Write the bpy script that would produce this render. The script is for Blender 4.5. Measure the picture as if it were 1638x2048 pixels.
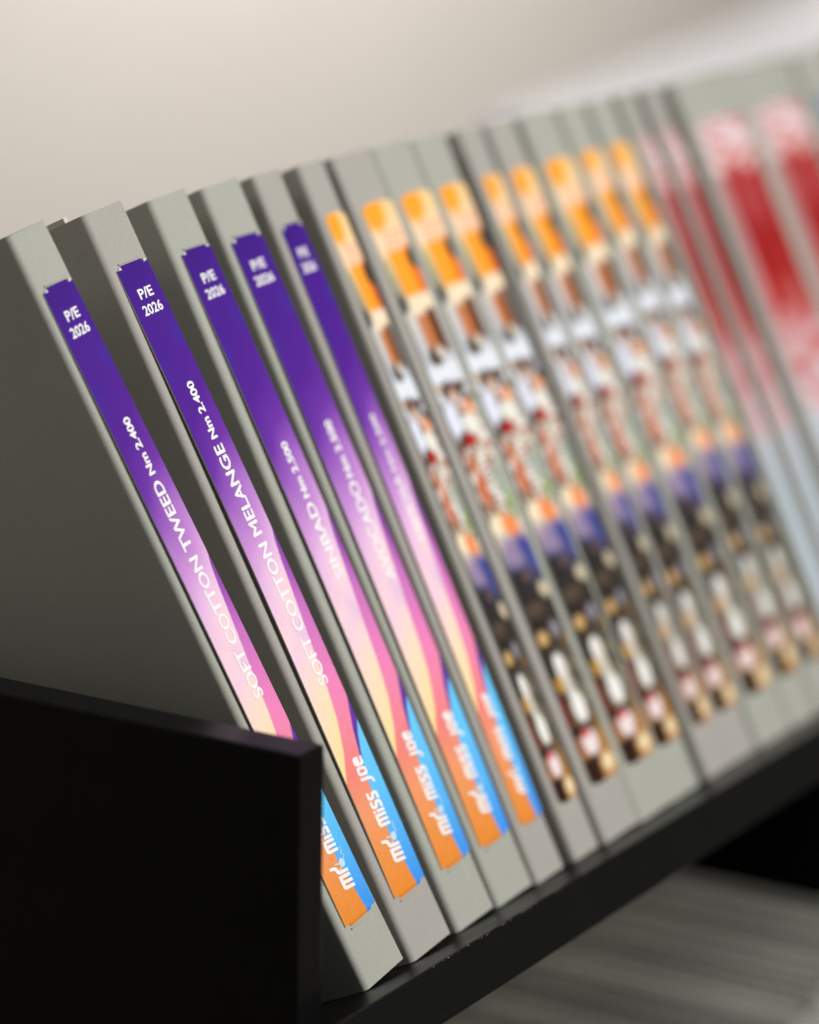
import bpy, bmesh, math, random
import numpy as np
from mathutils import Matrix, Vector

scene = bpy.context.scene
for o in list(bpy.data.objects):
    bpy.data.objects.remove(o)

# ------------------------------------------------------------------ camera
cam_d = bpy.data.cameras.new('camera')
cam = bpy.data.objects.new('camera', cam_d)
scene.collection.objects.link(cam)
scene.camera = cam
cam_right = Vector((0.5180913, -0.85516776, 0.01641662))
cam_down = Vector((-0.20600862, -0.14338982, -0.9679875))
cam_fwd = Vector((0.83014568, 0.49812394, -0.25046095))
cam_loc = Vector((-0.61183, -0.62274, 0.48667))
cm = Matrix((cam_right, -cam_down, -cam_fwd)).transposed().to_4x4()
cm.translation = cam_loc
cam.matrix_world = cm
cam_d.sensor_fit = 'VERTICAL'
cam_d.sensor_height = 36.0
cam_d.sensor_width = 28.8
cam_d.lens = 6984.0 / 2048.0 * 36.0
cam_d.clip_start = 0.02
cam_d.clip_end = 60.0
cam_d.dof.use_dof = True
cam_d.dof.focus_distance = 1.272
cam_d.dof.aperture_fstop = 3.5

# ------------------------------------------------------------------ light (indoors: ceiling lamp plus added fills, no sky)
world = bpy.data.worlds.new('World')
scene.world = world
world.use_nodes = True
bg = world.node_tree.nodes['Background']
bg.inputs[0].default_value = (1.0, 0.97, 0.90, 1)
bg.inputs[1].default_value = 0.105


def area(name, loc, target, sx, sy, power, col):
    d = bpy.data.lights.new(name, 'AREA')
    d.shape = 'RECTANGLE'
    d.size = sx
    d.size_y = sy
    d.energy = power
    d.color = col
    o = bpy.data.objects.new(name, d)
    scene.collection.objects.link(o)
    o.location = loc
    o.rotation_euler = (Vector(target) - Vector(loc)).to_track_quat('-Z', 'Y').to_euler()
    return o


area('ceiling_lamp', (0.64, -1.6, 1.75), (0.58, 0.05, 0.1), 0.75, 0.9, 62.0, (1.0, 0.985, 0.955))
area('wall_fill', (2.75, 0.95, 1.45), (3.15, 1.75, 1.17), 1.3, 0.3, 66.0, (1.0, 0.972, 0.95))  # added unseen light to brighten the wall, turned away from the table
area('side_fill', (0.02, 0.70, 0.60), (0.36, 0.28, 0.24), 0.25, 0.25, 1.1, (1.0, 0.96, 0.88))  # added unseen light for the first folder's side cover, stronger near its top

scene.view_settings.view_transform = 'Standard'
scene.view_settings.look = 'None'
scene.view_settings.exposure = 0.0
scene.view_settings.gamma = 1.0
scene.view_settings.use_curve_mapping = False
scene.render.engine = 'CYCLES'

# ------------------------------------------------------------------ materials


def lin(r, g, b):
    f = lambda c: (c / 12.92 if c <= 0.04045 else ((c + 0.055) / 1.055) ** 2.4)
    return (f(r / 255), f(g / 255), f(b / 255))


def new_mat(name):
    m = bpy.data.materials.new(name)
    m.use_nodes = True
    nt = m.node_tree
    return m, nt, nt.nodes['Principled BSDF']


def noise(nt, scale, detail=4, rough=0.6, coord='Object', stretch=None):
    tc = nt.nodes.new('ShaderNodeTexCoord')
    n = nt.nodes.new('ShaderNodeTexNoise')
    n.inputs['Scale'].default_value = scale
    n.inputs['Detail'].default_value = detail
    n.inputs['Roughness'].default_value = rough
    if stretch:
        mp = nt.nodes.new('ShaderNodeMapping')
        mp.inputs['Scale'].default_value = stretch
        nt.links.new(tc.outputs[coord], mp.inputs['Vector'])
        nt.links.new(mp.outputs['Vector'], n.inputs['Vector'])
    else:
        nt.links.new(tc.outputs[coord], n.inputs['Vector'])
    return n


def ramp(nt, src, stops):
    r = nt.nodes.new('ShaderNodeValToRGB')
    e = r.color_ramp.elements
    while len(e) < len(stops):
        e.new(0.5)
    for k, (pos, c) in enumerate(stops):
        e[k].position = pos
        e[k].color = (*c, 1)
    nt.links.new(src, r.inputs['Fac'])
    return r


def bump(nt, bsdf, src, strength, dist):
    b = nt.nodes.new('ShaderNodeBump')
    b.inputs['Strength'].default_value = strength
    b.inputs['Distance'].default_value = dist
    nt.links.new(src, b.inputs['Height'])
    nt.links.new(b.outputs['Normal'], bsdf.inputs['Normal'])


def mat_card(name, col):
    m, nt, b = new_mat(name)
    n1 = noise(nt, 900, 5, 0.75)
    n2 = noise(nt, 14, 3, 0.5)
    mixv = nt.nodes.new('ShaderNodeMath')
    mixv.operation = 'MULTIPLY_ADD'
    mixv.inputs[1].default_value = 0.30
    nt.links.new(n2.outputs['Fac'], mixv.inputs[0])
    sc = nt.nodes.new('ShaderNodeMath')
    sc.operation = 'MULTIPLY'
    sc.inputs[1].default_value = 0.70
    nt.links.new(n1.outputs['Fac'], sc.inputs[0])
    nt.links.new(sc.outputs[0], mixv.inputs[2])
    r = ramp(nt, mixv.outputs[0], [(0.28, tuple(c * 0.86 for c in col)), (0.72, tuple(min(1, c * 1.10) for c in col))])
    nt.links.new(r.outputs['Color'], b.inputs['Base Color'])
    b.inputs['Roughness'].default_value = 0.78
    b.inputs['Specular IOR Level'].default_value = 0.25
    bump(nt, b, n1.outputs['Fac'], 0.18, 0.0003)
    return m


def mat_plain(name, col, rough=0.6, spec=0.3, grain=0.06, scale=300, bump_s=0.1, bump_d=0.0003, coord='Object'):
    m, nt, b = new_mat(name)
    n = noise(nt, scale, 4, 0.65, coord)
    r = ramp(nt, n.outputs['Fac'], [(0.25, tuple(c * (1 - grain) for c in col)), (0.75, tuple(min(1, c * (1 + grain)) for c in col))])
    nt.links.new(r.outputs['Color'], b.inputs['Base Color'])
    b.inputs['Roughness'].default_value = rough
    b.inputs['Specular IOR Level'].default_value = spec
    bump(nt, b, n.outputs['Fac'], bump_s, bump_d)
    return m


def mat_print():
    m, nt, b = new_mat('printed_label_paper')
    a = nt.nodes.new('ShaderNodeAttribute')
    a.attribute_name = 'Col'
    n = noise(nt, 1600, 3, 0.7)
    r = ramp(nt, n.outputs['Fac'], [(0.25, (0.86, 0.86, 0.86)), (0.75, (1.08, 1.08, 1.08))])
    mx = nt.nodes.new('ShaderNodeMix')
    mx.data_type = 'RGBA'
    mx.blend_type = 'MULTIPLY'
    mx.inputs[0].default_value = 1.0
    nt.links.new(a.outputs['Color'], mx.inputs[6])
    nt.links.new(r.outputs['Color'], mx.inputs[7])
    nt.links.new(mx.outputs[2], b.inputs['Base Color'])
    b.inputs['Roughness'].default_value = 0.6
    b.inputs['Specular IOR Level'].default_value = 0.16
    bump(nt, b, n.outputs['Fac'], 0.08, 0.0002)
    return m


def mat_rack():
    # black laminate; knocked edges show pale chips along the shelf's front arris
    m, nt, b = new_mat('black_laminate')
    n = noise(nt, 700, 4, 0.6)
    r = ramp(nt, n.outputs['Fac'], [(0.3, (0.0040, 0.0040, 0.0040)), (0.7, (0.0062, 0.0060, 0.0060))])
    nt.links.new(r.outputs['Color'], b.inputs['Base Color'])
    n2 = noise(nt, 40, 4, 0.6)
    r2 = ramp(nt, n2.outputs['Fac'], [(0.3, (0.32,) * 3), (0.7, (0.42,) * 3)])
    nt.links.new(r2.outputs['Color'], b.inputs['Roughness'])
    b.inputs['Specular IOR Level'].default_value = 0.15
    bump(nt, b, n.outputs['Fac'], 0.12, 0.0002)
    return m


CARD_G = mat_card('grey_green_card', (0.395, 0.400, 0.355))
CARD_W = mat_card('grey_warm_card', (0.398, 0.380, 0.348))
CORE = mat_plain('card_core', (0.66, 0.66, 0.62), 0.85, 0.2, 0.08, 900)
PAPER = mat_plain('white_paper', (0.60, 0.58, 0.52), 0.8, 0.2, 0.05, 600)
PRINT = mat_print()
WHITE_INK = mat_plain('white_ink', (0.90, 0.88, 0.88), 0.55, 0.25, 0.03, 1500)
BALL_INK = mat_plain('pale_blue_ink', (0.56, 0.75, 0.90), 0.55, 0.25, 0.03, 1500)
RACK = mat_rack()
CHIP = mat_plain('chipped_edge', (0.17, 0.155, 0.14), 0.9, 0.2, 0.2, 2000)
WALL = mat_plain('painted_wall', (0.72, 0.672, 0.615), 0.9, 0.15, 0.025, 9, 0.05, 0.002)
FLOOR = mat_plain('floor_covering', (0.22, 0.20, 0.18), 0.8, 0.2, 0.12, 40)
TABLE = mat_plain('white_melamine', (0.84, 0.85, 0.92), 0.5, 0.3, 0.02, 30)
STEEL = mat_plain('grey_steel', (0.35, 0.35, 0.36), 0.4, 0.5, 0.05, 80)
DARKCARD = mat_card('mid_grey_card', (0.40, 0.39, 0.35))  # close to the cover cards' tone, for page stacks on the lower shelf

# ------------------------------------------------------------------ helpers
COL = scene.collection


def link(name, me, mats, parent=None):
    o = bpy.data.objects.new(name, me)
    COL.objects.link(o)
    for m in mats:
        me.materials.append(m)
    if parent:
        o.parent = parent
    return o


def empty(name, mw):
    o = bpy.data.objects.new(name, None)
    o.empty_display_size = 0.02
    COL.objects.link(o)
    o.matrix_world = mw
    return o


def tag(o, label, cat, group=None):
    o['label'] = label
    o['category'] = cat
    if group:
        o['group'] = group
    return o


def box_mesh(name, x0, x1, y0, y1, z0, z1, bev=0.0, seg=2):
    bm = bmesh.new()
    bmesh.ops.create_cube(bm, size=1.0)
    bmesh.ops.scale(bm, vec=(x1 - x0, y1 - y0, z1 - z0), verts=bm.verts)
    bmesh.ops.translate(bm, vec=((x0 + x1) / 2, (y0 + y1) / 2, (z0 + z1) / 2), verts=bm.verts)
    if bev:
        bmesh.ops.bevel(bm, geom=list(bm.edges), offset=bev, segments=seg, profile=0.5, affect='EDGES')
    me = bpy.data.meshes.new(name)
    bm.to_mesh(me)
    bm.free()
    return me


ALPHA = 0.44841                         # the display shelf tips back by this angle
TILT = Matrix.Rotation(-ALPHA, 4, 'X')

# ------------------------------------------------------------------ setting: wall and floor
FLOOR_Z = -0.78
w = link('wall', box_mesh('wall', -1.5, 9.0, 1.75, 1.9, FLOOR_Z, 2.5), [WALL])
w['kind'] = 'structure'
f = link('floor', box_mesh('floor', -3.0, 9.0, -4.0, 1.75, FLOOR_Z - 0.05, FLOOR_Z), [FLOOR])
f['kind'] = 'structure'

# ------------------------------------------------------------------ white table beyond the rack
yaw = math.radians(9.5)
tb = empty('white_table', Matrix.Translation((2.06, 0.745, FLOOR_Z)) @ Matrix.Rotation(yaw, 4, 'Z'))
tag(tb, 'white table standing behind the far end of the folder row', 'table')
top_h = 0.12 - FLOOR_Z
link('table_top', box_mesh('table_top', -0.42, 1.5, -0.62, 0.0, top_h - 0.03, top_h, 0.002), [TABLE], tb)
for lx in (-0.36, 1.44):
    for ly in (-0.57, -0.05):
        link('leg', box_mesh('leg', lx - 0.02, lx + 0.02, ly - 0.02, ly + 0.02, 0, top_h - 0.0305, 0.002), [STEEL], tb)

# ------------------------------------------------------------------ black display rack
rack = empty('display_rack', Matrix.Translation((0.36, 0.0, FLOOR_Z)))
tag(rack, 'black laminate display rack with a tilted shelf holding the folders', 'rack')


def rack_part(name, me, mw):
    o = link(name, me, [RACK], rack)
    o.matrix_parent_inverse = rack.matrix_world.inverted()
    o.matrix_world = mw
    return o


bpy.context.view_layer.update()
X_IN = 0.3508
X_PAN = X_IN + 0.0003
I4 = Matrix.Identity(4)
rack_part('end_panel', box_mesh('end_panel', 0.3351, 0.3508, -0.0128, 0.36, FLOOR_Z, 0.1092, 0.0009, 2), I4)
rack_part('end_panel', box_mesh('end_panel', 1.3304, 1.3466, 0.0061, 0.36, FLOOR_Z, 0.0975, 0.0009, 2), I4)
bm = bmesh.new()
outline = [(0.26, -0.0263), (1.330, -0.0263), (1.330, 0.244), (X_PAN, 0.244), (X_PAN, -0.0165), (0.26, -0.0165)]
lo = bm.faces.new([bm.verts.new((px, py, -0.0205)) for px, py in outline])
ext = bmesh.ops.extrude_face_region(bm, geom=[lo])
bmesh.ops.translate(bm, vec=(0, 0, 0.0202), verts=[g for g in ext['geom'] if isinstance(g, bmesh.types.BMVert)])
bmesh.ops.recalc_face_normals(bm, faces=bm.faces)
bmesh.ops.bevel(bm, geom=list(bm.edges), offset=0.0007, segments=2, profile=0.5, affect='EDGES')
shelf_me = bpy.data.meshes.new('shelf_board')
bm.to_mesh(shelf_me)
bm.free()
shelf = rack_part('shelf_board', shelf_me, TILT)
rack_part('back_rest', box_mesh('back_rest', X_IN + 0.0003, 1.330, 0.2443, 0.256, -0.0205, 0.19, 0.0008), TILT)
rack_part('back_panel', box_mesh('back_panel', X_IN + 0.0003, 1.330, 0.335, 0.350, FLOOR_Z + 0.02, -0.125, 0.0008), I4)
rack_part('lower_shelf', box_mesh('lower_shelf', X_IN + 0.0003, 1.330, 0.012, 0.3345, -0.522, -0.502, 0.0008), I4)

# pale chips knocked out of the shelf's front arris
rng = random.Random(4)
bm = bmesh.new()
for k in range(34):
    cx = 0.405 + abs(rng.gauss(0.03, 0.035)) + (0.0 if k % 3 else rng.random() * 0.05)
    n = rng.randint(5, 7)
    lx = rng.uniform(0.0003, 0.0010)
    lz = rng.uniform(0.00007, 0.00018)
    cz = -0.00062 - abs(rng.gauss(0, 0.00012))
    cy = -0.02634
    vs = [bm.verts.new((cx + lx * math.cos(t) * rng.uniform(.6, 1.2), cy + max(0, (cz + lz * math.sin(t) + 0.0009)) * 0.35, cz + lz * math.sin(t) * rng.uniform(.6, 1.2)))
          for t in [2 * math.pi * q / n for q in range(n)]]
    bm.faces.new(vs)
for (cx, cy, lx) in [(0.4985, -0.0195, 0.0009), (0.452, -0.016, 0.0004), (0.47, -0.021, 0.0005)]:
    vs = [bm.verts.new((cx + lx * math.cos(t) * rng.uniform(.7, 1.2), cy + lx * 0.8 * math.sin(t), -0.0002)) for t in [q * math.pi / 3 for q in range(6)]]
    bm.faces.new(vs)
me = bpy.data.meshes.new('paint_chips')
bm.to_mesh(me)
bm.free()
chips = link('paint_chips', me, [CHIP], shelf)
chips['kind'] = 'stuff'

# ------------------------------------------------------------------ printed designs, colour as a function of (u, v); v = 0 at the top


def sm(a, b, x):
    t = np.clip((x - a) / (b - a + 1e-9), 0, 1)
    return t * t * (3 - 2 * t)


def C(r, g, b):
    return np.array(lin(r, g, b))


def grad(v, stops):
    xs = [s[0] for s in stops]
    cs = np.array([C(*s[1]) for s in stops])
    return np.stack([np.interp(v, xs, cs[:, k]) for k in range(3)], -1)


def over(base, mask, col):
    col = np.asarray(col)
    m = np.clip(mask, 0, 1)[..., None]
    return base * (1 - m) + col * m


def swirl(u, v, s):
    return (np.sin(u * 3.1 + v * 17 + s) + np.sin(u * 5.3 - v * 29 + 2 * s) + np.sin(v * 43 + u * 2.2 + 3 * s)) / 3


def design_wave(u, v):
    v = np.interp(v, [0, .0573, .1926, .281, .4346, .5448, .6348, .7237, .8072, .8396, .894, .9452, 1], [0, .0637, .2111, .305, .4635, .5739, .6619, .7471, .8255, .8554, .9053, .9516, 1])
    u = u + 0.02
    n = swirl(u, v, 1.0)
    vv = v + 0.018 * n + 0.07 * (u - 0.5) + 0.015 * sm(0.12, 0.3, v) * sm(0.75, 0.55, v)
    base = grad(vv, [(0, (60, 20, 128)), (0.06, (68, 24, 138)), (0.16, (74, 26, 142)), (0.27, (82, 30, 146)), (0.34, (108, 50, 164)), (0.40, (150, 90, 188)),
                     (0.47, (205, 148, 215)), (0.53, (232, 190, 228)), (0.585, (250, 212, 222)), (0.63, (244, 208, 226)), (0.67, (253, 216, 214)),
                     (0.71, (255, 222, 196)), (0.76, (255, 224, 168)), (0.83, (250, 218, 146)), (1, (250, 218, 146))])
    blue = sm(0.35, 1.0, swirl(u * 0.8, v * 1.1, 4.0)) * sm(0.42, 0.2, v)
    base = over(base, 0.42 * blue, C(58, 44, 160))
    lav = np.exp(-((v - 0.60 - 0.1 * (u - .4)) / 0.022) ** 2) * sm(0.1, 0.7, u)
    base = over(base, 0.6 * lav, C(222, 186, 228))
    # wave 1: violet to coral to orange
    a = np.interp(v, [0.0, 0.455, 0.48, 0.51, 0.57, 0.62, 0.66, 0.70, 0.747, 0.79, 0.825, 0.84], [2, 1.05, .95, .885, .79, .715, .655, .605, .50, .30, .06, -.1])
    w1 = grad(v, [(0.45, (122, 56, 164)), (0.52, (158, 80, 182)), (0.58, (200, 114, 194)), (0.65, (224, 126, 192)), (0.70, (240, 134, 190)), (0.76, (243, 138, 164)),
                  (0.82, (242, 134, 126)), (0.88, (242, 156, 108)), (0.94, (238, 148, 74)), (1.0, (234, 140, 48))])
    base = over(base, sm(-0.012, 0.012, u - a), w1)
    # wave 2: violet sliver, then blue
    b = np.interp(v, [0, 0.725, 0.771, 0.82, 0.86, 0.90, 0.92, 0.94, 0.965, 1.0], [2, 1.03, .80, .645, .60, .575, .59, .625, .68, .755])
    w2 = grad(v, [(0.7, (106, 54, 168)), (0.85, (92, 50, 160))])
    base = over(base, sm(-0.012, 0.012, u - b), w2)
    c = np.interp(v, [0, 0.76, 0.78, 0.80, 0.825, 0.83, 1.0], [2, 1.04, .88, .77, .66, .5, .5])
    c = np.maximum(b, c)
    w3 = grad(v, [(0.76, (112, 206, 254)), (0.85, (100, 198, 254)), (0.92, (86, 180, 250)), (1.0, (62, 146, 240))])
    return over(base, sm(-0.012, 0.012, u - c), w3)


def blob(u, v, cu, cv, ru, rv, soft=0.35, ang=0.0, asp=12.8):
    du = (u - cu)
    dv = (v - cv) * asp
    ca, sa = math.cos(ang), math.sin(ang)
    x = (du * ca + dv * sa) / ru
    y = (-du * sa + dv * ca) / (rv * asp)
    d = np.sqrt(x * x + y * y)
    return 1 - sm(1 - soft, 1 + soft, d)


def band(v, a, b, s=0.006):
    return sm(a - s, a + s, v) * (1 - sm(b - s, b + s, v))


def grain(u, v, fu, fv, s):
    a = np.sin(u * fu * 6.28 + s * 1.7 + 2.2 * np.sin(v * fv * 2.1 + s)) * np.sin(v * fv * 6.28 + s * 2.9 + 1.7 * np.sin(u * fu * 3 + s * 0.7))
    return a


def design_pub(u, v):
    base = grad(v, [(0, (246, 206, 138)), (0.05, (248, 214, 166)), (0.09, (248, 206, 160)), (0.10, (206, 190, 140)), (0.17, (150, 146, 128)), (0.19, (214, 208, 200)), (0.27, (190, 194, 202)),
                    (0.29, (232, 237, 246)), (0.36, (214, 217, 228)), (0.42, (214, 206, 190)), (0.50, (206, 206, 188)), (0.55, (236, 222, 190)), (0.585, (190, 174, 176)),
                    (0.63, (84, 80, 122)), (0.67, (50, 46, 44)), (0.76, (54, 46, 38)), (0.80, (112, 104, 88)), (0.88, (120, 112, 92)), (0.93, (166, 120, 62)), (1, (196, 132, 58))])
    L = lambda m, c: over(base, m, C(*c))
    # pint glass
    base = L(blob(u, v, .30, .015, .34, .036, .35), (255, 166, 46))
    base = L(band(v, .050, .086) * 0.35, (255, 230, 216))
    for k, vv in enumerate((.056, .067, .079)):
        base = L(band(v, vv - .003, vv + .003, .002) * sm(.2, .3, u) * (0.5 + .4 * np.sin(u * 31 + k * 2)), (232, 128, 52))
    g = band(v, .086, .166, .004) * sm(.20, .26, u - (v - .092) * .6)
    base = L(g, (255, 164, 44))
    base = L(g * sm(.62, .98, u), (226, 98, 30))
    base = L(blob(u, v, 1.0, .105, .22, .020, .3), (44, 48, 44))
    base = L(blob(u, v, .02, .172, .16, .016, .3), (48, 52, 50))
    base = L(band(v, .164, .196) * sm(.2, .35, u), (248, 226, 194))
    base = L(band(v, .196, .262, .007) * sm(.26, .36, u) * (1 - sm(.84, .95, u)), (196, 122, 76))
    base = L(band(v, .19, .264, .006) * sm(.6, .72, u) * (1 - sm(.9, 1.0, u)), (92, 46, 20))
    base = L(blob(u, v, .42, .268, .2, .016), (66, 52, 40))
    base = L(blob(u, v, .62, .262, .12, .010), (220, 206, 190))
    base = L(band(v, .284, .304) * .8, (228, 232, 240))
    # people
    rr = np.random.RandomState(8)
    pal = [(52, 36, 28), (236, 234, 230), (168, 40, 26), (226, 190, 150), (120, 84, 60), (248, 246, 244), (86, 70, 58), (210, 128, 80), (150, 160, 150), (40, 34, 32), (64, 44, 34), (30, 26, 26)]
    for k in range(190):
        cv = rr.uniform(.315, .555)
        base = L(blob(u, v, rr.uniform(0, 1), cv, rr.uniform(.05, .16), rr.uniform(.003, .010), .35, rr.uniform(-.5, .5)) * .92, pal[rr.randint(len(pal))])
    for k in range(70):
        cv = rr.uniform(.63, .97)
        base = L(blob(u, v, rr.uniform(0, 1), cv, rr.uniform(.04, .14), rr.uniform(.003, .009), .5, rr.uniform(-.5, .5)) * .7,
                 [(30, 26, 24), (92, 74, 52), (18, 16, 16), (150, 112, 62), (62, 52, 44)][rr.randint(5)])
    base = L(blob(u, v, .30, .333, .16, .012), (58, 40, 30))
    base = L(blob(u, v, .70, .327, .13, .014), (66, 40, 24))
    base = L(blob(u, v, .46, .338, .14, .012), (214, 184, 162))
    base = L(blob(u, v, .18, .372, .22, .034), (228, 232, 248))
    base = L(blob(u, v, .80, .362, .15, .016), (238, 158, 102))
    base = L(blob(u, v, .70, .388, .26, .018), (236, 234, 224))
    base = L(blob(u, v, .28, .408, .14, .012), (40, 28, 26))
    base = L(blob(u, v, .46, .411, .18, .012), (178, 32, 20))
    mot = grain(u, v, 3.2, 46, 1.0)
    zone = band(v, .42, .545)
    base = L(zone * np.clip(mot, 0, 1) * .6, (188, 150, 120))
    base = L(zone * np.clip(-mot, 0, 1) * .6, (244, 242, 234))
    base = L(blob(u, v, .25, .445, .14, .012), (190, 110, 70))
    base = L(blob(u, v, .24, .49, .12, .032, .4, .10), (206, 96, 52))
    base = L(blob(u, v, .40, .525, .10, .022, .4, .10), (150, 92, 54))
    base = L(band(v, .43, .535, .006) * np.exp(-((u - .58) / .10) ** 2) * (.5 + .5 * np.sin(v * 560)), (252, 250, 246))
    base = L(blob(u, v, .86, .485, .14, .030), (160, 172, 158))
    base = L(blob(u, v, .90, .528, .12, .020), (150, 170, 110))
    base = L(blob(u, v, .25, .552, .24, .016), (244, 228, 196))
    base = L(blob(u, v, .62, .562, .22, .022, .3, -.5), (246, 146, 82))
    # night street and sign
    base = L(blob(u, v, .40, .602, .30, .022, .5, -.5), (150, 132, 166))
    base = L(blob(u, v, .88, .612, .24, .036, .4, -.5), (66, 74, 146))
    base = L(blob(u, v, .10, .66, .3, .03, .5), (44, 40, 40))
    base = L(blob(u, v, .86, .676, .15, .014, .4, -.4), (204, 190, 162))
    base = L(blob(u, v, .36, .70, .3, .012, .5), (84, 70, 58))
    base = L(blob(u, v, .25, .748, .17, .012), (206, 166, 108))
    base = L(blob(u, v, .72, .742, .13, .014), (146, 140, 150))
    base = L(band(v, .765, .90) * (1 - sm(.14, .26, u)), (24, 22, 22))
    base = L(band(v, .845, .945) * (1 - sm(.04, .16, u)), (140, 24, 18))
    base = L(blob(u, v, .22, .826, .15, .014), (190, 142, 66))
    base = L(blob(u, v, .44, .80, .17, .022, .2), (242, 240, 236))
    base = L(band(v, .80, .86) * np.exp(-((u - .48) / .13) ** 4) * .9, (226, 220, 208))
    base = L(blob(u, v, .54, .872, .20, .026, .2), (244, 242, 238))
    base = L(band(v, .898, .915, .003) * (1 - sm(.66, .76, u)), (26, 22, 22))
    base = L(blob(u, v, .46, .930, .24, .022, .25), (242, 226, 228))
    base = L(blob(u, v, .42, .914, .14, .007, .3), (206, 70, 66))
    base = L(band(v, .952, 1.1, .004) * (1 - sm(.46, .54, u)), (48, 26, 16))
    base = L(blob(u, v, .76, .972, .18, .014, .5), (246, 226, 182))
    return base


def design_red(u, v):
    base = grad(v, [(0, (206, 158, 150)), (0.04, (224, 206, 208)), (0.075, (214, 150, 140)), (0.11, (196, 70, 58)), (0.18, (190, 62, 60)), (0.24, (176, 26, 22)), (0.32, (186, 40, 34)),
                    (0.38, (216, 130, 126)), (0.43, (226, 192, 192)), (0.52, (214, 190, 192)), (0.58, (198, 198, 202)), (0.70, (182, 194, 198)), (0.86, (186, 198, 206)), (1, (182, 188, 190))])
    L = lambda m, c: over(base, m, C(*c))
    rr = np.random.RandomState(5)
    for k in range(70):
        cv = rr.uniform(.005, .115)
        base = L(blob(u, v, rr.uniform(.05, .95), cv, rr.uniform(.05, .16), rr.uniform(.002, .006), .4) * .85, (240, 228, 230) if rr.rand() < .55 else (186, 44, 36))
    st1 = np.clip(np.sin(u * 19 + 1.5 * np.sin(v * 9) + .6), 0, 1) * band(v, .11, .42, .02)
    base = L(st1 * .3, (214, 130, 134))
    st2 = np.clip(np.sin(u * 13 + 2 + 1.2 * np.sin(v * 7)), 0, 1) * band(v, .11, .40, .02)
    base = L(st2 * .85, (160, 8, 8))
    base = L(blob(u, v, .22, .36, .12, .05, .4), (206, 46, 34))
    base = L((1 - sm(.10, .26, u)) * band(v, .03, .44, .03) * .6, (222, 214, 214))
    base = L(blob(u, v, .56, .17, .15, .05, .6) * .55, (206, 110, 116))
    for k in range(40):
        cv = rr.uniform(.38, .60)
        base = L(blob(u, v, rr.uniform(.0, 1.), cv, rr.uniform(.04, .12), rr.uniform(.006, .02), .5) * .7, (238, 222, 224) if rr.rand() < .6 else (200, 66, 58))
    base = L(blob(u, v, .30, .50, .14, .016), (206, 84, 76))
    base = L(blob(u, v, .75, .475, .12, .024), (206, 70, 64))
    base = L(blob(u, v, .70, .565, .18, .02), (222, 172, 174))
    base = L(band(v, .6, 1.1) * np.exp(-((u - .25) / .12) ** 2) * .8, (196, 214, 228))
    return base * (np.array([0.80, 0.55, 0.57]) + np.maximum(sm(.40, .60, v), sm(.13, .09, v))[..., None] * np.array([.22, .47, .48]))


def design_sky(u, v):
    base = grad(v, [(0, (120, 138, 166)), (0.15, (150, 166, 182)), (0.4, (186, 194, 198)), (1, (190, 200, 206))])
    return over(base, blob(u, v, .4, .12, .3, .05), C(96, 120, 160))


# ------------------------------------------------------------------ lettering helpers
_text_cache = {}


def text_poly(s, offset):
    key = (s, offset)
    if key in _text_cache:
        return _text_cache[key]
    cu = bpy.data.curves.new('txt', 'FONT')
    cu.body = s
    cu.offset = offset
    cu.resolution_u = 4
    ob = bpy.data.objects.new('txt', cu)
    COL.objects.link(ob)
    bpy.context.view_layer.update()
    dg = bpy.context.evaluated_depsgraph_get()
    me = bpy.data.meshes.new_from_object(ob.evaluated_get(dg))
    co = np.array([v.co[:2] for v in me.vertices])
    fs = [tuple(p.vertices) for p in me.polygons]
    bpy.data.objects.remove(ob)
    bpy.data.meshes.remove(me)
    bpy.data.curves.remove(cu)
    mn, mx = co.min(0), co.max(0)
    co = (co - mn) / (mx - mn)
    _text_cache[key] = (co, fs)
    return co, fs


GLYPH = {
    'm': (1.36, [[(0, 0), (0, .80), (.07, .93), (.20, 1), (1.25, 1), (1.25, 0), (.96, 0), (.96, .74), (.77, .74), (.77, 0), (.48, 0), (.48, .74), (.29, .74), (.29, 0)]]),
    'r': (0.95, [[(0, 0), (0, .74), (.06, .90), (.20, 1), (.42, 1.02), (.52, 1.10), (.60, 1.42), (.84, 1.42), (.80, 1.05), (.70, .86), (.52, .76), (.36, .74), (.29, .64), (.29, 0)]]),
    'i': (0.40, [[(0, 0), (0, .70), (.29, .70), (.29, 0)], [(0, .80), (0, 1.0), (.29, 1.0), (.29, .80)]]),
    's': (0.86, [[(0, 0), (.55, 0), (.74, .10), (.78, .30), (.74, .50), (.58, .61), (.32, .64), (.30, .72), (.34, .77), (.76, .77), (.76, 1), (.22, 1), (.05, .92), (0, .72), (.04, .52), (.20, .40), (.46, .37), (.49, .29), (.44, .24), (0, .24)]]),
    'J': (0.60, [[(-.22, -.34), (.10, -.34), (.30, -.20), (.44, .02), (.44, 1), (.15, 1), (.15, .06), (.02, -.10), (-.22, -.13)]]),
    'e': (0.90, [[(.82, 0), (.22, 0), (.05, .10), (0, .28), (0, .76), (.08, .93), (.25, 1), (.60, 1), (.77, .93), (.84, .76), (.84, .40), (.29, .40), (.29, .31), (.36, .24), (.82, .24)]]),
}


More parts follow.
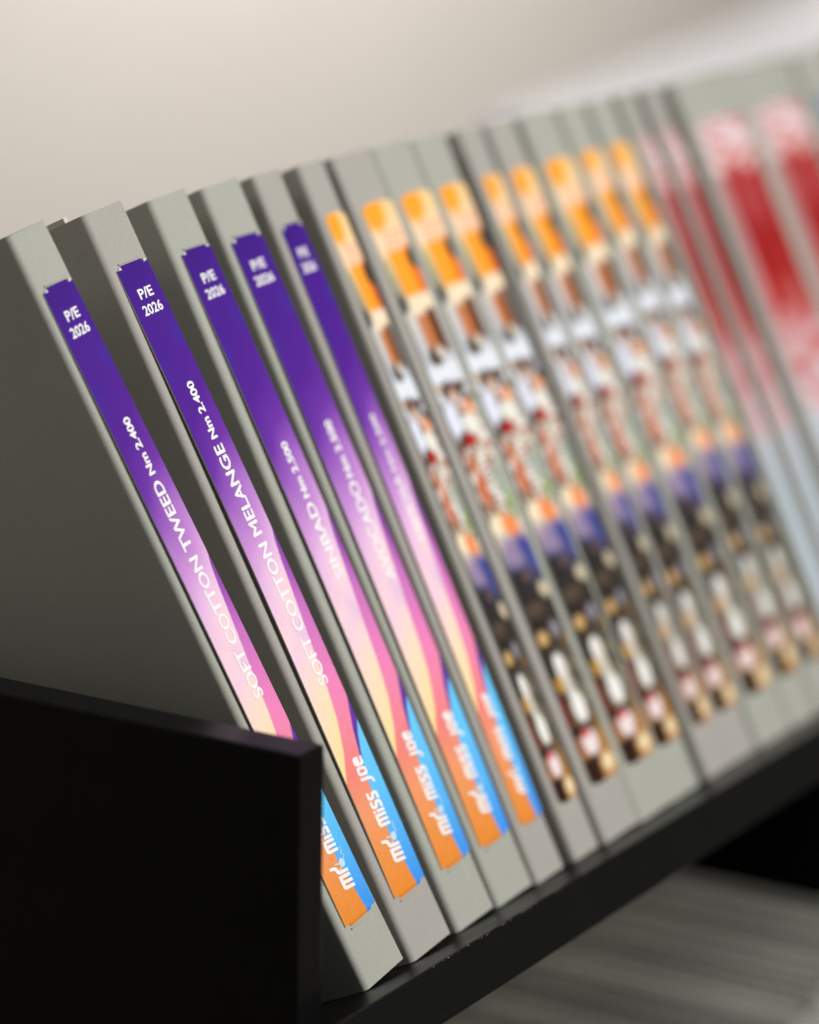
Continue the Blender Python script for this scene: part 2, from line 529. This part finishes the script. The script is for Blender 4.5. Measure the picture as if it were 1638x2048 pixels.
def logo_polys(word):
    """Slanted block letters of the mark, as flat polygons in letter units."""
    out = []
    x = 0.0
    for ch in word:
        if ch == 'o':
            outer = [(.22, 0), (.62, 0), (.78, .08), (.84, .26), (.84, .74), (.78, .92), (.62, 1), (.22, 1), (.06, .92), (0, .74), (0, .26), (.06, .08)]
            inner = [(.34, .24), (.50, .24), (.54, .27), (.55, .32), (.55, .68), (.54, .73), (.50, .76), (.34, .76), (.30, .73), (.29, .68), (.29, .32), (.30, .27)]
            for k in range(12):
                j = (k + 1) % 12
                out.append([(x + q[0], q[1]) for q in (outer[k], outer[j], inner[j], inner[k])])
            x += 0.92
            continue
        adv, polys = GLYPH[ch]
        for pl in polys:
            out.append([(x + a, b) for a, b in pl])
        x += adv
    sh = 0.22
    out = [[(a + sh * b, b) for a, b in pl] for pl in out]
    return out, x


# ------------------------------------------------------------------ folders
H = 0.30
V0, V1 = 0.0730, 0.9283                # the label's lower and upper ends as a share of the spine
THK = 0.0014
FOLD = [
    (0.3930, -0.0062, 0.1375, 0.0275, 0.0224, -0.0352, 0.127, 0.913),
    (0.4257, -0.0060, 0.0927, 0.0288, 0.0252, -0.0216, 0.150, 0.924),
    (0.4648, -0.0020, 0.0673, 0.0276, 0.0245, -0.0280, 0.181, 0.954),
    (0.4974, -0.0006, 0.0517, 0.0274, 0.0250, -0.0341, 0.122, 0.937),
    (0.5270, -0.0016, 0.0378, 0.0230, 0.0199, 0.0060, 0.163, 0.941),
    (0.5581, -0.0018, 0.0333, 0.0211, 0.0192, 0.0009, 0.174, 0.921),
    (0.5827, -0.0024, 0.0320, 0.0300, 0.0293, -0.0220, 0.172, 0.955),
    (0.6137, -0.0026, 0.0358, 0.0318, 0.0299, -0.0097, 0.153, 0.948),
    (0.6465, 0.0001, 0.0225, 0.0278, 0.0277, 0.0073, 0.156, 0.945),
    (0.6845, 0.0021, 0.0157, 0.0231, 0.0200, 0.0017, 0.157, 0.930),
    (0.7085, 0.0035, 0.0054, 0.0269, 0.0239, -0.0036, 0.131, 0.931),
    (0.7366, 0.0025, 0.0030, 0.0324, 0.0308, -0.0098, 0.120, 0.923),
    (0.7702, 0.0022, 0.0030, 0.0265, 0.0241, -0.0010, 0.131, 0.925),
    (0.8000, 0.0029, 0.0030, 0.0256, 0.0235, 0.0014, 0.131, 0.918),
    (0.8290, 0.0006, 0.0150, 0.0180, 0.0151, 0.0037, 0.140, 0.921),
    (0.8548, 0.0009, 0.0187, 0.0190, 0.0162, 0.0036, 0.142, 0.923),
    (0.8854, 0.0020, 0.0070, 0.0640, 0.0640, -0.0190, 0.066, 0.835),
    (0.9533, 0.0024, 0.0105, 0.0610, 0.0610, -0.0220, 0.055, 0.865),
    (1.0237, 0.0039, 0.0034, 0.0497, 0.0500, -0.0278, 0.140, 0.920),
]
WARM = {2, 5, 6, 7, 10, 11, 16}


def shell_mesh(name, wb, wt, yaw, h, depth, nz=8, r=0.0024, t=THK):
    """Folded card: two covers and a spine with rounded folds, open at the back and top."""
    bm = bmesh.new()
    rings = []
    ty = math.tan(yaw)
    for k in range(nz + 1):
        v = k / nz
        wd = wb + (wt - wb) * v
        xa, xb = wb / 2 - wd / 2, wb / 2 + wd / 2
        bulge = 0.0006 * math.sin(math.pi * v)

        def prof(off, rr):
            pts = []
            xl, xr = xa + off, xb - off
            yl, yr = xa * ty + off, xb * ty + off
            pts.append((xl, depth))
            pts.append((xl - bulge * (1 if off == 0 else 1), depth * 0.5))
            for q in range(6):
                a = math.pi * (1 + 0.5 * q / 5)
                pts.append((xl + rr + rr * math.cos(a), yl + rr + rr * math.sin(a)))
            for q in range(6):
                a = math.pi * (1.5 + 0.5 * q / 5)
                pts.append((xr - rr + rr * math.cos(a), yr + rr + rr * math.sin(a)))
            pts.append((xr, depth * 0.5))
            pts.append((xr, depth))
            return pts
        z = v * h
        rings.append(([bm.verts.new((x, y, z)) for x, y in prof(0, r)], [bm.verts.new((x, y, z)) for x, y in prof(t, r - t)]))
    n = len(rings[0][0])
    for k in range(nz):
        (o0, i0), (o1, i1) = rings[k], rings[k + 1]
        for j in range(n - 1):
            bm.faces.new((o0[j], o0[j + 1], o1[j + 1], o1[j]))
            bm.faces.new((i0[j + 1], i0[j], i1[j], i1[j + 1]))
        for j, fl in ((0, 1), (n - 1, 0)):
            q = (o0[j], o1[j], i1[j], i0[j]) if fl else (o0[j], i0[j], i1[j], o1[j])
            bm.faces.new(q).material_index = 1
    for idx, fl in ((0, 1), (nz, 0)):
        o, i = rings[idx]
        for j in range(n - 1):
            q = (o[j], i[j], i[j + 1], o[j + 1]) if fl else (o[j], o[j + 1], i[j + 1], i[j])
            bm.faces.new(q).material_index = 1
    bmesh.ops.recalc_face_normals(bm, faces=bm.faces)
    for fc in bm.faces:
        fc.smooth = fc.material_index == 0
    for e in bm.edges:
        if len({q.material_index for q in e.link_faces}) > 1:
            e.smooth = False
    me = bpy.data.meshes.new(name)
    bm.to_mesh(me)
    bm.free()
    return me


def add_wedge(bm, pts, y0, y1):
    """Small flat-faced solid: polygon pts (x, z) from y1 (inside the spine) out to y0."""
    a = [bm.verts.new((x, y0, z)) for x, z in pts]
    b = [bm.verts.new((x, y1, z)) for x, z in pts]
    bm.faces.new(a)
    n = len(pts)
    for k in range(n):
        bm.faces.new((a[k], b[k], b[(k + 1) % n], a[(k + 1) % n]))


class Strip:
    """Maps label coordinates (u across, v down from the top) onto the bowed paper label."""

    v_shift = 0.0

    def __init__(s, wb, wt, yaw, u0, u1, bow):
        s.wb, s.wt, s.ty, s.u0, s.u1, s.bow = wb, wt, math.tan(yaw), u0, u1, bow

    def p(s, u, v, lift=0.0):
        vs = V1 + (V0 - V1) * v
        wd = s.wb + (s.wt - s.wb) * vs
        us = s.u0 + (s.u1 - s.u0) * u
        x = wd * (us - 0.5) + s.wb / 2
        t = np.clip((np.asarray(v, float) - 0.008) / 0.984, 0, 1)
        y = x * s.ty - (0.00045 + s.bow * np.sin(math.pi * t) ** 0.85)
        end = np.maximum(0, np.maximum(0.008 - v, v - 0.992)) / 0.008
        y = y + end * 0.0007 - lift
        return x, y, vs * H


def strip_mesh(name, st, design, nu, nv, notch):
    us = np.unique(np.concatenate([np.linspace(0, 1, nu), [0.16, 0.85]]))
    vs = np.unique(np.concatenate([np.linspace(0, 1, nv), [0.008, 0.992, 0.004, 0.996]]))
    U, Vv = np.meshgrid(us, vs)
    x, y, z = st.p(U, Vv)
    col = design(U, np.clip(Vv + st.v_shift, 0, 1))
    nu_, nv_ = len(us), len(vs)
    verts = np.stack([x, y, z], -1).reshape(-1, 3)
    faces = []
    for j in range(nv_ - 1):
        vc = (vs[j] + vs[j + 1]) / 2
        for i in range(nu_ - 1):
            uc = (us[i] + us[i + 1]) / 2
            if notch and (vc < 0.008 or vc > 0.992) and (uc < 0.16 or uc > 0.85):
                continue
            a = j * nu_ + i
            faces.append((a, a + nu_, a + nu_ + 1, a + 1))
    me = bpy.data.meshes.new(name)
    me.from_pydata(verts.tolist(), [], faces)
    at = me.color_attributes.new('Col', 'FLOAT_COLOR', 'POINT')
    c4 = np.ones((len(verts), 4), dtype=np.float32)
    c4[:, :3] = col.reshape(-1, 3)
    at.data.foreach_set('color', c4.ravel())
    me.update()
    return me


def flat_on_strip(name, st, polys, mat, parent, lift, layer=0):
    """polys: list of polygons already in (u, v)."""
    verts, faces = [], []
    for idx, pl in enumerate(polys):
        k = len(verts)
        for u, v in pl:
            x, y, z = st.p(u, v, lift + (0.000012 * (idx // layer) if layer else 0))
            verts.append((float(x), float(y), float(z)))
        faces.append(tuple(range(k, k + len(pl))))
    me = bpy.data.meshes.new(name)
    me.from_pydata(verts, [], faces)
    return link(name, me, [mat], parent)


BOLD = [(0, 0), (.010, 0), (-.010, 0), (0, .0009), (0, -.0009)]


def run_text(st, s, ub, ut, vb, vt, parent, off):
    """Lettering that reads from the bottom of the label to its top."""
    co, fs = text_poly(s, off)
    polys = []
    for du, dv in BOLD:
        uv = [(ub + (ut - ub) * c[1] + du, vb + (vt - vb) * c[0] + dv) for c in co]
        polys += [[uv[i] for i in f] for f in fs]
    return flat_on_strip('lettering', st, polys, WHITE_INK, parent, 0.00006, len(fs))


def across_text(st, s, ul, ur, vt, vb, parent, off):
    co, fs = text_poly(s, off)
    uv = [(ul + (ur - ul) * c[0], vb + (vt - vb) * c[1]) for c in co]
    return flat_on_strip('lettering', st, [[uv[i] for i in f] for f in fs], WHITE_INK, parent, 0.00006)


def logo(st, parent):
    polys = []
    for word, vb, vt, ub, ut in (('mr', .9535, .9110, .715, .385), ('miss', .8965, .8390, .705, .375), ('Joe', .8270, .7840, .680, .405)):
        pl, wd = logo_polys(word)
        for q in pl:
            polys.append([(ub + (ut - ub) * b, vb + (vt - vb) * a / (wd - 0.08 + 0.22)) for a, b in q])
    flat_on_strip('lettering', st, polys, WHITE_INK, parent, 0.00006)
    # ball of yarn with two needles and a loose thread, standing as the dot
    asp = 12.6
    cu, cv = .635, .9145
    pol = []
    R = .082
    pol.append([(cu + R * math.cos(t), cv + R / asp * math.sin(t)) for t in [2 * math.pi * k / 20 for k in range(20)]])

    def stroke(pts, wdt):
        for (a, b) in zip(pts[:-1], pts[1:]):
            dx, dy = b[0] - a[0], (b[1] - a[1]) * asp
            L = math.hypot(dx, dy) or 1
            nx, ny = -dy / L * wdt, dx / L * wdt / asp
            pol.append([(a[0] + nx, a[1] + ny), (b[0] + nx, b[1] + ny), (b[0] - nx, b[1] - ny), (a[0] - nx, a[1] - ny)])
    stroke([(cu - R * 1.02, cv - .001), (cu - .19, cv - .004)], .012)
    stroke([(cu - R * .8, cv + .0045), (cu - .155, cv + .0085)], .012)
    pol.append([(cu - .19 + .022 * math.cos(t), cv - .004 + .022 / asp * math.sin(t)) for t in [math.pi / 4 * k for k in range(8)]])
    th = [(cu + R * .95, cv - .003), (cu + .12, cv - .0065), (cu + .115, cv - .0095), (cu + .085, cv - .0110), (cu + .075, cv - .0130), (cu + .10, cv - .0140),
          (cu + .115, cv - .0125), (cu + .13, cv - .0145), (cu + .12, cv - .0180), (cu + .13, cv - .0205)]
    stroke(th, .009)
    flat_on_strip('yarn_ball_emblem', st, pol, BALL_INK, parent, 0.00009)


GROUP = 'grey yarn sample folders on the tilted shelf'
NAMES = {1: ('SOFT COTTON TWEED', 'Nm 2.400', .648, .3111, .2995, .2125), 2: ('SOFT COTTON MELANGE', 'Nm 2.400', .6702, .292, .281, .1926),
         3: ('SINBAD', 'Nm 2.500', .5365, .4162, .4071, .3185), 4: ('AVOCADO', 'Nm 3.500', .5681, .408, .4004, .3088), 5: ('MIMOSA', 'Nm 2.500', .5285, .4216, .4141, .3213)}
LABELS = {
    1: 'grey card folder leaning towards the black panel, purple label reading SOFT COTTON TWEED',
    2: 'grey card folder with purple label reading SOFT COTTON MELANGE and pages sticking up',
    3: 'grey card folder with purple and blue label reading SINBAD',
    4: 'grey card folder with purple and blue label reading AVOCADO',
    5: 'narrow grey folder with purple label, last of the purple ones before the photo labels',
    6: 'narrow grey folder with orange photo label, right beside the purple labels',
    7: 'wide grey folder with orange photo label, second of them counted from the purple labels',
    8: 'grey folder with orange photo label, third of them counted from the purple labels',
    9: 'grey folder with orange photo label, fourth of them counted from the purple labels',
    10: 'narrow grey folder with orange photo label, fifth of them counted from the purple labels',
    11: 'grey folder with orange photo label, sixth of them counted from the purple labels',
    12: 'grey folder with orange photo label, third of them counted back from the red labels',
    13: 'grey folder with orange photo label, second of them counted back from the red labels',
    14: 'grey folder with orange photo label, right next to the thin red labels',
    15: 'thin grey folder with narrow red label, right next to the orange photo labels',
    16: 'thin grey folder with narrow red label, between a thin and a wide red-labelled folder',
    17: 'thick grey folder with wide red label, beside the thin red ones',
    18: 'thick grey folder with wide red label, beside the blue-labelled folder',
    19: 'thick grey folder with pale blue label beside the red-labelled folders',
}
DEPTH = 0.226
prng = random.Random(11)
for i, (x, y, th, wb, wt, yaw_i, u0, u1) in enumerate(FOLD, 1):
    card = CARD_W if i in WARM else CARD_G
    mw = TILT @ Matrix.Translation((x, y, 0)) @ Matrix.Rotation(-th, 4, 'Y')
    root = empty('sample_folder', mw)
    tag(root, LABELS[i], 'folder', GROUP)
    ty = math.tan(yaw_i)
    sh = shell_mesh('card_cover', wb, wt, yaw_i, H, DEPTH)
    link('card_cover', sh, [card, CORE], root)
    bow = {1: .0011, 2: .0017, 3: .0015, 4: .0012, 5: .0010}.get(i, .0008)
    st = Strip(wb, wt, yaw_i, u0, u1, bow)
    purple = i <= 5
    if not purple:
        st.v_shift = prng.uniform(-0.006, 0.006)
    if purple:
        # lips of the cut slits that hold the label's tongues, and the pale torn corners beside them
        for v_end, sg in ((0.0, 1), (1.0, -1)):
            bm = bmesh.new()
            xa, ya, za = [float(q) for q in st.p(0.14, v_end)]
            xb, yb, zb = [float(q) for q in st.p(0.87, v_end)]
            za -= sg * 0.0002
            ym = (xa + xb) / 2 * ty
            add_wedge(bm, [(xa, za), (xb, za), (xb, za + sg * 0.0005), (xa, za + sg * 0.0005)], ym - 0.00032, ym + 0.0005)
            bmesh.ops.recalc_face_normals(bm, faces=bm.faces)
            me = bpy.data.meshes.new('slit_lip')
            bm.to_mesh(me)
            bm.free()
            link('slit_lip', me, [card], root)
            for ua, ub_ in ((0.035, 0.15), (0.975, 0.86)) if sg == 1 else ():
                bm = bmesh.new()
                xc, _, zc = [float(q) for q in st.p(ua, v_end)]
                xd, _, _ = [float(q) for q in st.p(ub_, v_end)]
                ym2 = (xc + xd) / 2 * ty
                jit = prng.uniform(-0.0002, 0.0002)
                add_wedge(bm, [(xc, zc - sg * 0.0021), (xd, zc - sg * (0.0024 + jit)), (xd + (xc - xd) * 0.15, zc - sg * 0.0009), (xc + (xd - xc) * 0.45, zc - sg * 0.0013)], ym2 - 0.0007, ym2 + 0.0005)
                bmesh.ops.recalc_face_normals(bm, faces=bm.faces)
                me = bpy.data.meshes.new('corner_tab')
                bm.to_mesh(me)
                bm.free()
                link('corner_tab', me, [PAPER], root)
    design = design_wave if purple else design_pub if i <= 14 else design_red if i <= 18 else design_sky
    nu, nv = (48, 560) if purple else (36, 420)
    lab = link('label_strip', strip_mesh('label_strip', st, design, nu, nv, True), [PRINT, PAPER], root)
    so = lab.modifiers.new('thickness', 'SOLIDIFY')
    so.thickness = 0.0006
    so.offset = -1.0
    so.material_offset = 1
    so.material_offset_rim = 1
    if purple:
        word, nm, vb, vt, nb, nt_ = NAMES[i]
        across_text(st, 'P/E', .300, .735, .0428, .0585, lab, .022)
        across_text(st, '2026', .215, .815, .0672, .0828, lab, .022)
        run_text(st, word, .680, .410, vb, vt, lab, 0.0)
        run_text(st, nm, .655, .465, nb, nt_, lab, 0.0)
        logo(st, lab)
    # paper sheets inside
    inner = min(wb, wt) - 2 * THK - 0.004
    nsheet = 5 if i < 9 else 3
    for k in range(nsheet):
        px = wb / 2 - inner / 2 + inner * (k + 0.5) / nsheet
        topz = H - 0.004 - 0.005 * prng.random()
        if i == 2 and k in (0, 1):
            topz = H + (0.0022, 0.0032)[k]
        sw = inner / nsheet * 0.62
        link('page_stack', box_mesh('page_stack', px - sw / 2, px + sw / 2, 0.012 + 0.006 * prng.random() + (0.012 if i == 2 and k == 1 else 0), DEPTH - 0.006, 0.003, topz, 0.0), [PAPER], root)

# ------------------------------------------------------------------ folders standing on the lower shelf
LOW_H = 0.30
proto = None
low_rng = random.Random(3)
xpos = 0.640
k = 0
while xpos < 1.035:
    wd = low_rng.choice([0.027, 0.031, 0.034])
    root = empty('stored_folder', Matrix.Translation((xpos, 0.046 + low_rng.uniform(-0.006, 0.008), -0.502)))
    tag(root, 'grey card folder standing upright on the dark lower shelf', 'folder', 'folders stored on the lower shelf')
    hh = LOW_H + low_rng.uniform(-0.004, 0.004)
    link('card_cover', shell_mesh('card_cover', wd, wd, 0, hh, 0.22, 2), [CARD_W if k % 3 == 1 else CARD_G, CORE], root)
    inn = wd - 2 * THK - 0.004
    for q in range(3):
        px = wd / 2 - inn / 2 + inn * (q + .5) / 3
        sw = inn / 3 * low_rng.uniform(.55, .85)
        link('page_stack', box_mesh('page_stack', px - sw / 2, px + sw / 2, 0.01, 0.214, 0.002, hh - low_rng.uniform(0.001, 0.010)), [DARKCARD if (k + q) % 2 else PAPER], root)
    xpos += wd + low_rng.uniform(0.0015, 0.004)
    k += 1
